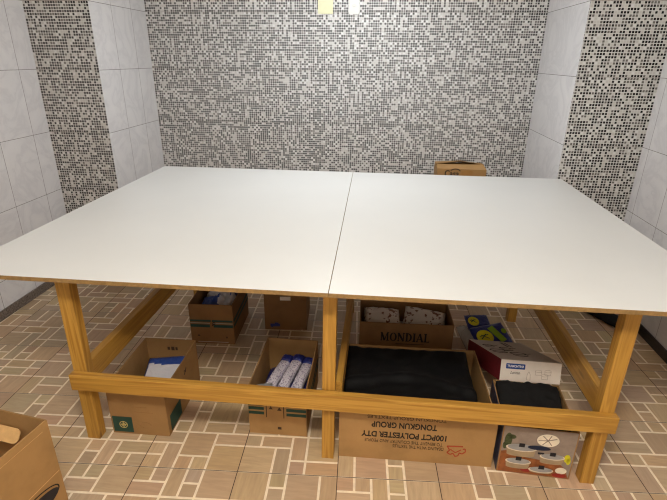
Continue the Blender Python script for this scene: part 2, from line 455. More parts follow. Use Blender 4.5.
# floor: 45 cm tiles, each printed as a patchwork on a 6 x 6 grid
DES = {
 'X': [(0,0,1,1),(0,1,1,2),(1,0,2,2),(0,2,2,3),(2,0,3,1),(3,0,4,1),(2,1,4,3),(4,0,6,2),(4,2,6,3),(0,3,1,4),(1,3,2,4),(0,4,2,6),(2,3,3,5),(2,5,3,6),(3,3,5,4),(5,3,6,4),(3,4,5,6),(5,4,6,6)],
 'Y': [(0,0,2,2),(2,0,3,2),(0,2,1,3),(1,2,3,3),(3,0,4,1),(3,1,4,3),(4,0,6,1),(4,1,6,3),(0,3,2,4),(0,4,1,6),(1,4,2,6),(2,3,4,5),(2,5,3,6),(3,5,4,6),(4,3,5,5),(5,3,6,5),(4,5,6,6)],
 'Z': [(0,0,2,2),(2,0,3,1),(2,1,3,2),(3,0,4,2),(4,0,5,1),(5,0,6,1),(4,1,6,2),(0,2,1,3),(1,2,3,3),(3,2,5,3),(5,2,6,3),(0,3,1,4),(1,3,3,4),(0,4,2,6),(2,4,3,6),(3,3,5,5),(5,3,6,5),(3,5,4,6),(4,5,6,6)],
 'W': [(0,5,1,6),(1,5,2,6),(0,4,2,5),(2,4,3,6),(3,5,4,6),(3,4,4,5),(4,4,6,6),(0,2,2,4),(2,2,4,4),(4,2,5,4),(5,2,6,4),(0,0,1,2),(1,0,3,1),(1,1,3,2),(3,0,5,2),(5,0,6,2)],
 'V': [(0,4,2,6),(2,5,3,6),(2,4,3,5),(3,4,5,6),(5,4,6,6),(0,2,1,4),(1,2,3,4),(3,3,4,4),(3,2,4,3),(4,2,6,4),(0,0,2,2),(2,0,3,2),(3,0,5,1),(3,1,5,2),(5,0,6,1),(5,1,6,2)],
 'U': [(0,0,1,2),(1,0,3,2),(3,0,4,1),(4,0,6,2),(3,1,4,2),(0,2,2,3),(2,2,3,4),(3,2,5,4),(5,2,6,3),(0,3,1,4),(1,3,2,4),(5,3,6,4),(0,4,2,6),(2,4,4,5),(2,5,3,6),(3,5,4,6),(4,4,6,6)],
}
KNOWN = {(0,0):'X',(1,0):'Y',(-1,0):'Z',(0,-1):'W',(1,-1):'V',(2,0):'U',(2,-1):'W',(3,0):'Y',(3,-1):'V',(-1,-1):'U',(-2,0):'X',(-2,1):'W'}
PAL = [(188,160,126),(198,168,128),(178,156,130),(184,158,124),(196,164,128),(176,150,120),(200,174,136),(186,154,118),(194,156,116),(182,162,134),(196,170,134),(168,142,112)]
T, TX, TY, YAW = 0.4498, -0.838, -0.0454, 0.04461
bm = bmesh.new(); cl = bm.loops.layers.float_color.new('Col'); dl = bm.faces.layers.float.new('dir')
ct, st = math.cos(YAW), math.sin(YAW)
def W2(x, y): return (x * ct - y * st, x * st + y * ct, 0.0)
def quad(p, mi, colr=(1, 1, 1, 1), dr=0.0):
    fc = bm.faces.new([bm.verts.new(W2(*q)) for q in p]); fc.material_index = mi; fc[dl] = dr
    for lo in fc.loops: lo[cl] = colr
J = 0.0019; G = 0.0054
for ti in range(-6, 9):
    for tj in range(-8, 9):
        x0, y0 = TX + ti * T, TY + tj * T
        cx, cy, _ = W2(x0 + T / 2, y0 + T / 2)
        if not (XA - 0.5 < cx < XC + 0.5 and YF - 0.5 < cy < YB + 0.5): continue
        d = KNOWN.get((ti, tj)); rot = 0
        if d is None:
            rr = random.Random(ti * 131 + tj * 17 + 5); d = rr.choice('XYZWVU'); rot = rr.choice((0, 2))
        rr = random.Random(ti * 977 + tj * 31)
        x1, y1 = x0 + T, y0 + T
        quad([(x0, y0), (x1, y0), (x1 - J, y0 + J), (x0 + J, y0 + J)], 2); quad([(x1, y0), (x1, y1), (x1 - J, y1 - J), (x1 - J, y0 + J)], 2)
        quad([(x1, y1), (x0, y1), (x0 + J, y1 - J), (x1 - J, y1 - J)], 2); quad([(x0, y1), (x0, y0), (x0 + J, y0 + J), (x0 + J, y1 - J)], 2)
        s = (T - 2 * J) / 6
        for (a, b, c, e) in DES[d]:
            if rot: a, b, c, e = 6 - c, 6 - e, 6 - a, 6 - b
            X0, Y0, X1, Y1 = x0 + J + a * s, y0 + J + b * s, x0 + J + c * s, y0 + J + e * s
            gl = 0.0 if a == 0 else G; gr = 0.0 if c == 6 else G; gb = 0.0012 if b == 0 else G; gt = 0.0012 if e == 6 else G
            I = [(X0 + gl, Y0 + gb), (X1 - gr, Y0 + gb), (X1 - gr, Y1 - gt), (X0 + gl, Y1 - gt)]
            O = [(X0, Y0), (X1, Y0), (X1, Y1), (X0, Y1)]
            k = rr.choice(PAL); k = tuple(v * 0.75 + m_ * 0.25 + rr.uniform(-5, 5) for v, m_ in zip(k, (185, 159, 127)))
            dr = 1.0 if (e - b) > (c - a) else (0.0 if (e - b) < (c - a) else rr.choice((0.0, 1.0)))
            quad(I, 0, lin(k), dr)
            for i in range(4):
                q = [O[i], O[(i + 1) % 4], I[(i + 1) % 4], I[i]]
                if (i == 3 and gl == 0) or (i == 1 and gr == 0): continue
                quad(q, 1)
struct(link('floor', bm, [M['stone'], M['grout'], M['joint']]))

# cover plates high on the back wall
def plate(label, x0, x1, z0, z1, mat, mark):
    o = thing('cover_plate', label, 'wall plate', ((x0 + x1) / 2, YB, z0))
    w = (x1 - x0) / 2; b = bmesh.new(); add_box(b, (-w, -0.009, 0), (w, 0, z1 - z0), 0, 0.003); link('plate_body', b, mat, o)
    if mark:
        b = bmesh.new()
        for q in ring(0, 0.062, 0.018, 0.008, 0.003): poly(b, q, 0.001)
        b.transform(Matrix.Translation((0, -0.009, 0))); link('oval_mark', b, M['plate_mark'], o)
plate('blank cream cover plate high on the mosaic back wall', -0.389, -0.262, 2.075, 2.205, M['cream_plate'], False)
plate('narrow white cover plate with a small oval mark on the mosaic back wall', -0.127, -0.043, 2.075, 2.205, M['white_plate'], True)

# ------------------------------------------------------------------ table
H, BT = 0.9309, 0.018
TX0, TX1, TY0, TY1 = -1.4926, 1.5102, -0.0768, 1.928
tb = thing('work_table', 'large white-topped table of two boards on a pine frame', 'table', (0, 0, 0))
def panel(f0, f1, b0, b1):
    b = bmesh.new(); add_box(b, (-1, TY0, H - BT), (1, TY1, H), 0, 0.0)
    for v in b.verts:
        fr = v.co.y < 0.5; v.co.x = (f0 if fr else b0) if v.co.x < 0 else (f1 if fr else b1)
    bmesh.ops.bevel(b, geom=b.edges[:], offset=0.0006, segments=1, affect='EDGES'); b.normal_update()
    for fc in b.faces: fc.material_index = 0 if fc.normal.z > 0.9 else 1
    link('tabletop_board', b, [M['laminate'], M['mdf']], tb)
panel(TX0, 0.0205, TX0, -0.0105); panel(0.0223, TX1, -0.0087, TX1)
def beam(name, lo, hi, ax, tilt=0.0, lean=0.0, slope=0.0):
    b = bmesh.new(); add_box(b, lo, hi, 0, 0.0025)
    if slope:
        for v in b.verts: v.co.z += slope * v.co.x
    if tilt:
        for v in b.verts: v.co.x += tilt * (v.co.z - lo[2]); v.co.y -= lean * (hi[2] - v.co.z)
    return link(name, b, M['wood' + 'xyz'[ax]], tb)
for x0, x1, ti in ((-1.166, -1.102, 0.014), (-0.019, 0.037, 0.006), (1.131, 1.191, 0.013)):
    beam('leg', (x0, 0.0562, 0), (x1, 0.108, H - BT), 2, ti, 0.018 if x0 > 1 else 0.0)
    beam('leg', (x0 + 0.012, 1.432, 0), (x1 + 0.012, 1.486, H - BT), 2)
beam('rail', (-1.158, 0.0153, 0.312), (1.205, 0.0503, 0.394), 0, slope=-0.006)
beam('rail', (-1.145, 0.1085, 0.305), (-1.105, 1.4315, 0.415), 1)
beam('rail', (0.036, 0.1085, 0.295), (0.068, 1.4315, 0.40), 1)
beam('rail', (1.168, 0.1085, 0.31), (1.206, 1.4315, 0.422), 1)

# ------------------------------------------------------------------ cartons
def carton(label, cx, cy, rz, w, d, h, mat, seed, group=None, z=0.0, closed=False, flare=0.0, t=0.005, amp=0.0012):
    o = thing('cardboard_box', label, 'box', (cx, cy, z), rz, group)
    link('box_body', carton_bm(w, d, h, t, seed, amp, flare, closed=closed), mat, o)
    o['half'] = 0.0; del o['half']
    return o
def decal(name, parent, polys, mat, y, d=0.0006):
    b = bmesh.new()
    for p in polys: poly(b, p, d)
    b.transform(Matrix.Translation((0, y, 0))); return link(name, b, mat, parent)
def decals(name, parent, polys, mat, y, d=0.0006):
    return [decal(name, parent, [p], mat, y, d) for p in polys]
def decal_side(name, parent, polys, mat, x, d=0.0006):
    """same, on a face that looks towards local +x (first coordinate runs along +y)"""
    b = bmesh.new()
    for p in polys: poly(b, p, d)
    b.transform(Matrix.Translation((x, 0, 0)) @ Matrix.Rotation(PI / 2, 4, 'Z')); return link(name, b, mat, parent)

# box with green label, by the left leg
B = carton('open cardboard box with a dark green label beside the left front leg', -0.921, 0.323, 0.012, 0.287, 0.43, 0.275, M['card2'], 1)
lbB = decal('label', B, [rect(-0.135, 0.012, -0.036, 0.104)], M['green_ink'], -0.2168)
pe = ring(-0.083, 0.056, 0.021, 0.021, 0.004) + [rect(-0.085, 0.04, -0.081, 0.072), rect(-0.098, 0.054, -0.068, 0.058)] + ring(-0.083, 0.056, 0.011, 0.011, 0.003)
decal('emblem', lbB, pe, M['gold_ink'], -0.2175)
decal_side('label', B, [rect(-0.19, 0.014, -0.06, 0.105)], M['green_ink'], 0.1453)
decals('faint_line', B, [rect(-0.02, 0.135, 0.075, 0.138), rect(-0.01, 0.165, 0.05, 0.168)], M['tape'], -0.2168)
decal('faint_ring', B, ring(0.03, 0.06, 0.03, 0.018, 0.002), M['tape'], -0.2168)
decals('printed_mark', B, [rect(0.0, 0.205, 0.018, 0.228), rect(0.024, 0.207, 0.036, 0.226), rect(-0.022, 0.207, -0.008, 0.226)], M['faint_ink'], 0.2098)
decal_side('printed_mark', B, [stroke((0.02, 0.19), (0.05, 0.215), 0.01), stroke((0.02, 0.215), (0.045, 0.195), 0.006)], M['faint_ink'], 0.1453)

# box with three green bands, middle left
Cb = carton('open cardboard box with green bands beside the middle leg, holding rolled bags', -0.25, 0.40, 0.0, 0.285, 0.44, 0.272, M['card'], 2)
bands = [rect(-0.141, z, -0.065, z + 0.017) for z in (0.120, 0.147)] + [rect(-0.141, 0.172, -0.065, 0.198)]
bands += [rect(0.045, z, 0.141, z + 0.017) for z in (0.120, 0.147)] + [rect(0.045, 0.172, 0.141, 0.198)]
decals('printed_band', Cb, bands, M['green_ink'], -0.2218)
decals('recycling_mark', Cb, [[(0.0, 0.15), (0.022, 0.15), (0.011, 0.17)], [(-0.04, 0.155), (-0.022, 0.155), (-0.031, 0.175)],
      rect(-0.055, 0.105, -0.051, 0.19), rect(0.03, 0.105, 0.034, 0.19), rect(0.0, 0.035, 0.018, 0.05)], M['faint_ink'], -0.2218)
for z in (0.122, 0.16): decal_side('printed_band', Cb, [rect(-0.19, z, 0.19, z + 0.02)], M['green_ink'], 0.1443)

# striped box, rear left
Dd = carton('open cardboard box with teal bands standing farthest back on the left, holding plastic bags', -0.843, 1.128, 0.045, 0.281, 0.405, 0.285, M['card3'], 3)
decals('printed_band', Dd, [rect(-0.137, 0.122, -0.012, 0.142), rect(-0.137, 0.162, -0.004, 0.176), rect(0.012, 0.122, 0.137, 0.142), rect(0.004, 0.162, 0.137, 0.176)], M['green_ink'], -0.2043)
decals('printed_line', Dd, [rect(-0.137, 0.15, -0.01, 0.154), rect(0.01, 0.15, 0.137, 0.154), rect(-0.1, 0.012, 0.1, 0.016)], M['pale_ink'], -0.2043)
decals('recycling_mark', Dd, [[(0.085, 0.045), (0.1, 0.045), (0.092, 0.06)], [(-0.1, 0.055), (-0.08, 0.055), (-0.09, 0.07)], [(0.0, 0.13), (0.03, 0.15), (0.012, 0.17)]], M['faint_ink'], -0.2043)
for z in (0.120, 0.158): decal_side('printed_band', Dd, [rect(-0.2, z, 0.2, z + 0.022)], M['green_ink'], 0.1423)

# closed box, rear middle
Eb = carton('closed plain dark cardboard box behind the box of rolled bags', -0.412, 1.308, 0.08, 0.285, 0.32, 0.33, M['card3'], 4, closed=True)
decal('label', Eb, [rect(-0.034, 0.226, 0.036, 0.254)], M['white_card'], -0.1618)
decal('printed_mark', Eb, ([rect(-0.105, 0.026, -0.04, 0.046), rect(-0.075, 0.046, -0.05, 0.054), rect(-0.1, 0.018, -0.088, 0.026)]), M['navy_wrap'], -0.1618)
b = bmesh.new(); add_box(b, (-0.141, -0.16, 0.3305), (0.141, -0.002, 0.335), 0, 0.001); link('top_flap', b, M['card3'], Eb)
b = bmesh.new(); add_box(b, (-0.141, 0.002, 0.3305), (0.141, 0.16, 0.335), 0, 0.001); link('top_flap', b, M['card3'], Eb)

# MONDIAL box, behind the big one
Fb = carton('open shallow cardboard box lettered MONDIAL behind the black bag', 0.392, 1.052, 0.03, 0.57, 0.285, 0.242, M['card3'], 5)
# serif capitals: (thick stems, thin strokes, serifs) on a 1-high grid
def serif_word(word, height, width):
    out = []; x = 0.0
    def stem(x0, x1, z0=0.0, z1=1.0): out.append(rect(x0, z0, x1, z1))
    def ser(xa, xb, z): out.append(rect(xa, z, xb, z + 0.09))
    for ch in word:
        if ch == 'M':
            stem(x + 0.07, x + 0.19); stem(x + 0.92, x + 1.12); out.append(stroke((x + 0.16, 0.97), (x + 0.58, 0.04), 0.25)); out.append(stroke((x + 0.58, 0.04), (x + 0.95, 0.97), 0.11))
            ser(x, x + 0.26, 0); ser(x + 0.82, x + 1.22, 0); ser(x, x + 0.24, 0.94); ser(x + 0.90, x + 1.22, 0.94); x += 1.34
        elif ch == 'O':
            for q in range(30):
                t0, t1 = 2 * PI * q / 30, 2 * PI * (q + 1) / 30
                out.append([(x + 0.5 + a * math.cos(t), 0.5 + b_ * math.sin(t)) for a, b_, t in ((0.26, 0.44, t0), (0.5, 0.52, t0), (0.5, 0.52, t1), (0.26, 0.44, t1))])
            x += 1.12
        elif ch == 'N':
            stem(x + 0.07, x + 0.19); stem(x + 0.81, x + 0.93); out.append(stroke((x + 0.16, 0.95), (x + 0.84, 0.04), 0.25))
            ser(x, x + 0.26, 0); ser(x, x + 0.2, 0.94); ser(x + 0.74, x + 1.02, 0.94); x += 1.13
        elif ch == 'D':
            stem(x + 0.1, x + 0.34); ser(x, x + 0.42, 0); ser(x, x + 0.42, 0.94)
            for q in range(16):
                t0, t1 = -PI / 2 + PI * q / 16, -PI / 2 + PI * (q + 1) / 16
                out.append([(x + 0.4 + a * math.cos(t), 0.5 + b_ * math.sin(t)) for a, b_, t in ((0.29, 0.40, t0), (0.54, 0.5, t0), (0.54, 0.5, t1), (0.29, 0.40, t1))])
            x += 1.06
        elif ch == 'I':
            stem(x + 0.1, x + 0.34); ser(x, x + 0.4, 0); ser(x, x + 0.4, 0.94); x += 0.5
        elif ch == 'A':
            out.append(stroke((x + 0.12, 0.02), (x + 0.5, 1.0), 0.11)); out.append(stroke((x + 0.5, 1.0), (x + 0.9, 0.02), 0.26)); out.append(rect(x + 0.24, 0.3, x + 0.74, 0.36))
            ser(x, x + 0.28, 0); ser(x + 0.72, x + 1.08, 0); x += 1.12
        elif ch == 'L':
            stem(x + 0.1, x + 0.34); ser(x, x + 0.4, 0.94); ser(x, x + 0.8, 0); out.append(rect(x + 0.73, 0, x + 0.8, 0.26)); x += 0.85
    k = width / x
    return [[(px * k - width / 2, pz * height) for px, pz in p] for p in out]
b = bmesh.new()
for n_, p in enumerate(serif_word('MONDIAL', 0.058, 0.30)): poly(b, p, 0.0004 + 0.00001 * n_)
b.transform(Matrix.Translation((-0.004, -0.1440, 0.118))); link('printed_text', b, M['black_ink'], Fb)
decals('printed_line', Fb, [rect(-0.06, 0.098, 0.115, 0.101)], M['black_ink'], -0.1440)

# big box with upside-down print
Gb = carton('long open cardboard box printed upside down, holding the black bag', 0.405, 0.36, 0.012, 0.70, 0.555, 0.258, M['card'], 6, amp=0.0)
Yg = -0.2790
text_mesh('printed_text', 'TONGKUN GROUP', 0.043, M['black_ink'], Gb, (-0.057, Yg, 0.206), True, 0.292, 0.0012)
text_mesh('printed_text', '100PCT POLYESTER DTY', 0.043, M['black_ink'], Gb, (-0.052, Yg, 0.150), True, 0.382, 0.0012)
text_mesh('printed_text', 'TO BENEFIT THE COUNTRY AND PEOPLE', 0.025, M['faint_ink'], Gb, (-0.055, Yg, 0.112), True, 0.352)
text_mesh('printed_text', 'DEALING WITH THE TEXTILES', 0.025, M['faint_ink'], Gb, (0.0125, Yg, 0.087), True, 0.23)
text_mesh('printed_text', 'TONGKUN GROUP TEXTILES', 0.025, M['faint_ink'], Gb, (-0.048, Yg, 0.247), True, 0.35)
em = []
op = [(0.164, 0.088), (0.176, 0.07), (0.166, 0.058), (0.18, 0.05), (0.192, 0.056), (0.2, 0.042), (0.212, 0.046), (0.216, 0.06), (0.228, 0.056), (0.24, 0.066), (0.238, 0.08), (0.228, 0.078)]
for a, c in zip(op, op[1:]): em.append(stroke(a, c, 0.0045))
em += [stroke((0.164, 0.088), (0.228, 0.09), 0.005), stroke((0.178, 0.074), (0.2, 0.06), 0.004), stroke((0.2, 0.06), (0.222, 0.075), 0.004)]
em = [[(x - 0.018 + (x - 0.2) * 0.1, z + 0.012 + (z - 0.06) * 0.25) for x, z in p] for p in em]
decal('emblem', Gb, em, M['red_ink'], Yg + 0.0003)
# black bag in the big box
def hb(u, v):
    e = min(1.0, 6 * min(u, 1 - u) + 0.82, 6 * min(v, 1 - v) + 0.86)
    p = Vector((u * 4.0, v * 3.0, 2.2))
    z = 0.155 + 0.075 * e + 0.012 * noise.noise(p) + 0.007 * noise.noise(p * 3.1)
    z += 0.022 * max(0.0, (v - 0.7) / 0.3) ** 2
    rdg = v - (0.42 + 0.16 * math.sin(u * 3.0 + 0.2))
    z += 0.010 * math.exp(-(rdg / 0.045) ** 2) - 0.008 * math.exp(-((rdg + 0.11) / 0.06) ** 2)
    return z
bag = thing('plastic_bag', 'large glossy black plastic bag filling the long box', 'bag', (0.3845, 0.36, 0.0062), 0.012)
link('bag_body', heap_bm(0.642, 0.535, hb, 60, 48), M['black_bag'], bag, True)

# cookware box standing in front of the right leg
Hb = carton('open cardboard box with a printed picture of cooking pots by the right front leg', 0.942, 0.222, math.radians(-3.0), 0.312, 0.32, 0.262, M['card2'], 8, amp=0.0)
Y0 = -0.1602
decal('picture', Hb, [rect(-0.151, 0.003, 0.151, 0.26)], M['p_taupe'], Y0)
def pic(name, polys, mat, lvl): (decal if 'lines' in name else decals)(name, Hb, polys, M[mat], Y0 - 0.0006 * lvl)
pic('picture_table', [[(-0.151, 0.005), (0.151, 0.005), (0.13, 0.06), (0.10, 0.085), (-0.06, 0.10), (-0.10, 0.135), (-0.151, 0.12)]], 'p_wood', 1)
pic('picture_plant', [ell(-0.128, 0.185, 0.016, 0.04), ell(-0.115, 0.205, 0.018, 0.012), ell(-0.138, 0.155, 0.01, 0.02)], 'p_green', 1)
pic('picture_cloth', [ell(0.115, 0.045, 0.024, 0.018), ], 'p_cream', 2)
pic('picture_food', [ell(0.112, 0.018, 0.03, 0.012), ell(-0.03, 0.03, 0.026, 0.015)], 'p_red', 2)
pic('picture_plate', [ell(0.035, 0.205, 0.046, 0.034)], 'p_cream', 2)
pic('picture_plate_lines', [stroke((0.035, 0.205), (0.035 + 0.04 * math.cos(a), 0.205 + 0.028 * math.sin(a)), 0.004) for a in (0.5, 1.3, 2.2, 3.3, 4.2, 5.2)], 'p_taupe', 3)
def pot(cx, cz, a, hh, lv):
    pic('picture_pot', [[(cx - a, cz), (cx - a * 0.93, cz - hh)] + [(cx + a * 0.93 * math.cos(t), cz - hh - a * 0.16 * math.sin(t)) for t in [PI * (1 - k / 10) for k in range(11)]] + [(cx + a, cz)]], 'p_pot', lv)
    pic('picture_rim', [ell(cx, cz, a * 1.06, a * 0.33)], 'p_rim', lv + 1)
    pic('picture_lid', [ell(cx, cz + 0.003, a * 0.94, a * 0.29)], 'p_lid', lv + 2)
    pic('picture_knob', [rect(cx - 0.012, cz + 0.006, cx + 0.012, cz + 0.026)], 'p_dark', lv + 3)
pot(-0.068, 0.15, 0.062, 0.04, 3)
pot(0.066, 0.118, 0.05, 0.034, 3)
pot(-0.072, 0.075, 0.052, 0.034, 7)
pot(0.03, 0.04, 0.05, 0.012, 7)
pic('picture_handle', [ell(-0.016 + 0.02, 0.162, 0.048, 0.012)], 'p_navy', 8)
pic('picture_long_handle', [rect(0.004, 0.127, 0.03, 0.136)], 'p_dark', 4)
pic('picture_flower', [ell(0.128, 0.118, 0.013, 0.022), ell(0.136, 0.103, 0.009, 0.018)], 'yellow', 3)
b = bmesh.new(); add_box(b, (-0.158, -0.158, 0.004), (-0.1562, 0.158, 0.26)); link('printed_side', b, M['box_side'], Hb)
b = bmesh.new()
for k, mi in zip(range(3), (0, 1, 0)): add_box(b, (-0.1510, -0.15, 0.03 + k * 0.07), (-0.1495, 0.14, 0.08 + k * 0.07), mi)
link('inner_print', b, [M['box_side'], M['white_card']], Hb)

def hc(u, v):
    p = Vector((u * 5, v * 5, 4.4))
    return 0.214 + 0.038 * min(1.0, max(0.0, (v - 0.55) / 0.35)) + 0.012 * noise.noise(p) + 0.012 * noise.noise(p * 2.7) + 0.015 * math.sin(u * 3)
cl_ = link('black_cloth', heap_bm(0.285, 0.295, hc, 26, 26), M['black_cloth'], None, True)
cl_.rotation_euler = (0, 0, math.radians(-3.0)); cl_.location = (0.942, 0.222, 0.0062); tag(cl_, 'black cloth filling the box with the cooking pots picture', 'cloth')
gp = link('plastic_packet', pillow_bm(0.035, 0.02, 0.014, 3, 10, 8), M['grey_plastic'], None, True)
gp.location = (0.915, 0.32, 0.226); gp.rotation_euler = (0.35, 0.1, -0.6); tag(gp, 'small grey plastic packet on the black cloth', 'packet')

# white cookware carton tilted on the box's rear rim
tilt = math.atan(0.36)
Tb = thing('carton', 'flat white cookware carton with a blue label tilted on a box rim', 'box', (0.832, 0.4080, 0.2450), 0.0, None, (-tilt, math.radians(6.3), math.radians(8.5)))
TW, TD, TT = 0.320, 0.44, 0.108
b = bmesh.new(); add_box(b, (0, 0, 0), (TW, TD, TT), 0, 0.0015); b.normal_update()
for fc in b.faces:
    n = fc.normal; fc.material_index = 1 if n.z > 0.7 else (2 if n.x < -0.7 or n.y > 0.7 else 0)
link('carton_body', b, [M['white_card'], M['grey_card'], M['maroon']], Tb)
lb = []
def rrect(x0, z0, x1, z1, r_):
    p = []
    for cx, cz, a in ((x1 - r_, z0 + r_, -PI / 2), (x1 - r_, z1 - r_, 0), (x0 + r_, z1 - r_, PI / 2), (x0 + r_, z0 + r_, PI)):
        for k in range(5): p.append((cx + r_ * math.cos(a + k * PI / 8), cz + r_ * math.sin(a + k * PI / 8)))
    return p
lbT = decal('label', Tb, [rrect(0.028, 0.063, 0.128, 0.090, 0.004)], M['label_blue'], 0.0)
text_mesh('printed_text', 'TRAMONTINA', 0.0165, M['white_ink'], lbT, (0.078, -0.0010, 0.0765), width=0.088, bold=0.0004)
text_mesh('printed_text', 'Loreto', 0.021, M['faint_ink'], Tb, (0.078, -0.0004, 0.044), width=0.05, shear=0.3)
sk = [stroke((0.14, 0.012), (0.142, 0.04), 0.0018), stroke((0.142, 0.04), (0.15, 0.055), 0.0018), stroke((0.15, 0.055), (0.158, 0.04), 0.0018), stroke((0.158, 0.04), (0.16, 0.012), 0.0018), stroke((0.14, 0.012), (0.16, 0.012), 0.0018)]
decal('bottle_drawing', Tb, sk, M['pale_ink'], 0.0); sk = []
for cx, cz in ((0.20, 0.06), (0.235, 0.04), (0.25, 0.062)):
    sk += ring(cx, cz, 0.018, 0.007, 0.0015, 20) + [stroke((cx - 0.017, cz), (cx - 0.015, cz - 0.02), 0.0015), stroke((cx + 0.017, cz), (cx + 0.015, cz - 0.02), 0.0015), stroke((cx - 0.015, cz - 0.02), (cx + 0.015, cz - 0.02), 0.0015)]
decal('pan_drawing', Tb, sk, M['pale_ink'], 0.0)
# pot drawings on the lid
sk = []
for cx, cy, a in ((0.07, 0.20, 0.045), (0.16, 0.15, 0.045), (0.14, 0.26, 0.035), (0.06, 0.31, 0.03)):
    sk += ring(cx, cy, a, a * 0.62, 0.008, 24) + ring(cx, cy - 0.03, a * 0.95, a * 0.6, 0.008, 16, PI, 2 * PI)
    sk += [stroke((cx + a, cy), (cx + a + 0.03, cy + 0.01), 0.006)]
b = bmesh.new()
for p in sk: poly(b, p, 0.0006)
b.transform(Matrix.Translation((0, 0, TT)) @ Matrix.Rotation(-PI / 2, 4, 'X'))
link('pot_drawing', b, M['black_ink'], Tb)
b = bmesh.new()
for p in ([rect(0.17, 0.30, 0.185, 0.40), rect(0.195, 0.30, 0.205, 0.40)]): poly(b, p, 0.0006)
b.transform(Matrix.Translation((0, 0, TT)) @ Matrix.Rotation(-PI / 2, 4, 'X'))
link('printed_lines', b, M['p_dark'], Tb)

# clear sack with blue and yellow packs behind the white carton
sk_ = link('plastic_sack', pillow_bm(0.31, 0.44, 0.11, 11, 26, 24, 0.22), M['clear'], None, True)
sk_.location = (0.93, 1.03, 0.001); sk_.rotation_euler = (0, 0, 0.12); tag(sk_, 'crumpled clear plastic sack lying behind the white carton', 'sack')
def pack(label, x, y, z, w, d, rot, seed, stripe):
    o = thing('brush_pack', label, 'packet', (x, y, z), 0.0, None, rot)
    link('wrapper', pillow_bm(w, d, 0.034, seed, 20, 16, 0.05, 4.0), M['navy_wrap'], o, True)
    def lay(name, pts, mat, h0):
        b_ = bmesh.new(); poly(b_, pts, 0.0012); b_.transform(Matrix.Translation((0, 0, h0)) @ Matrix.Rotation(-PI / 2, 4, 'X')); return link(name, b_, mat, o)
    rp = lay('round_print', ell(-w * 0.22, -d * 0.05, w * 0.23, d * 0.30), M['yellow'], 0.0355)
    b_ = bmesh.new()
    for p in [stroke((-w * 0.34, -d * 0.12), (-w * 0.16, d * 0.06), 0.006), stroke((-w * 0.3, d * 0.05), (-w * 0.12, -d * 0.15), 0.005), stroke((-w * 0.36, 0), (-w * 0.1, 0.004), 0.005)]: poly(b_, p, 0.0006)
    b_.transform(Matrix.Translation((0, 0, 0.0368)) @ Matrix.Rotation(-PI / 2, 4, 'X')); link('lettering', b_, M['green_ink'], rp)
    if stripe:
        lay('stripe_print', stroke((w * 0.06, d * 0.32), (w * 0.24, -d * 0.36), 0.042), M['lime'], 0.0352)
        lay('corner_print', ell(w * 0.38, d * 0.05, w * 0.07, d * 0.11), M['lime'], 0.0352)
pack('blue pack with a yellow disc and green stripe on the clear sack', 0.925, 1.00, 0.124, 0.225, 0.175, (0.34, -0.08, 0.32), 21, True)
pack('smaller blue pack with a yellow disc tucked behind the striped pack', 0.875, 1.17, 0.118, 0.155, 0.13, (0.28, 0.0, 0.15), 22, False)

# contents of the boxes on the left
pk = link('folded_bag', pillow_bm(0.205, 0.19, 0.03, 31, 20, 16, 0.08, 4.0), [M['white_wrap'], M['blue_wrap']], None, True)
for p in pk.data.polygons:
    c = p.center
    if c.y > 0.025 + 0.12 * (c.x) * -0.2 + 0.25 * max(0, -c.x) or c.x < -0.088: p.material_index = 1
pk.location = (-0.918, 0.418, 0.142); pk.rotation_euler = (0.22, -0.06, 0.16); tag(pk, 'folded white and blue plastic bag in the box with the green label', 'bag')
lb_ = link('folded_bag', pillow_bm(0.24, 0.36, 0.128, 33, 16, 16, 0.06, 4.0), M['blue_wrap'], None, True)
lb_.location = (-0.922, 0.335, 0.0065); tag(lb_, 'dark blue plastic bag underneath the white and blue one', 'bag')

def roll(label, x, y, z, L, rx, rz, seed, cap=True):
    o = thing('bag_roll', label, 'bag roll', (x, y, z), 0.0, 'rolled bags in the banded box', (rx, 0, rz))
    link('wrapper', pillow_bm(0.058, L, 0.05, seed, 12, 22, 0.08, 3.2), M['pack_print'], o, True)
    b_ = pillow_bm(0.064, 0.06, 0.046, seed + 50, 10, 8, 0.12, 3.0)
    b_.transform(Matrix.Translation((0, L / 2 + 0.012, 0.003))); link('end_seal', b_, M['navy_wrap'], o, True)
    return o
base = link('folded_bag', pillow_bm(0.25, 0.40, 0.125, 41, 18, 18, 0.08, 4.0), M['navy_wrap'], None, True)
base.location = (-0.258, 0.405, 0.0065); tag(base, 'navy blue plastic bag under the rolled bags in the banded box', 'bag')
roll('printed white plastic bag roll with blue end, leftmost of three upright rolls', -0.300, 0.446, 0.138, 0.215, 0.10, -0.24, 1)
roll('printed white plastic bag roll with blue end, middle of three upright rolls', -0.235, 0.452, 0.140, 0.215, 0.10, -0.21, 2)
roll('printed white plastic bag roll with blue end, rightmost of three upright rolls', -0.170, 0.440, 0.138, 0.20, 0.10, -0.17, 3)
sp = link('plastic_packet', pillow_bm(0.10, 0.09, 0.05, 44, 14, 12, 0.15), M['grey_plastic'], None, True)
sp.location = (-0.342, 0.292, 0.146); sp.rotation_euler = (0.2, 0, 0.4); tag(sp, 'crumpled grey plastic packet left of the bag rolls', 'packet')
sp = link('plastic_packet', pillow_bm(0.07, 0.06, 0.04, 45, 14, 12, 0.15), M['blue_wrap'], None, True)
sp.location = (-0.225, 0.262, 0.146); sp.rotation_euler = (0.2, 0, -0.4); tag(sp, 'small blue plastic packet in front of the bag rolls', 'packet')

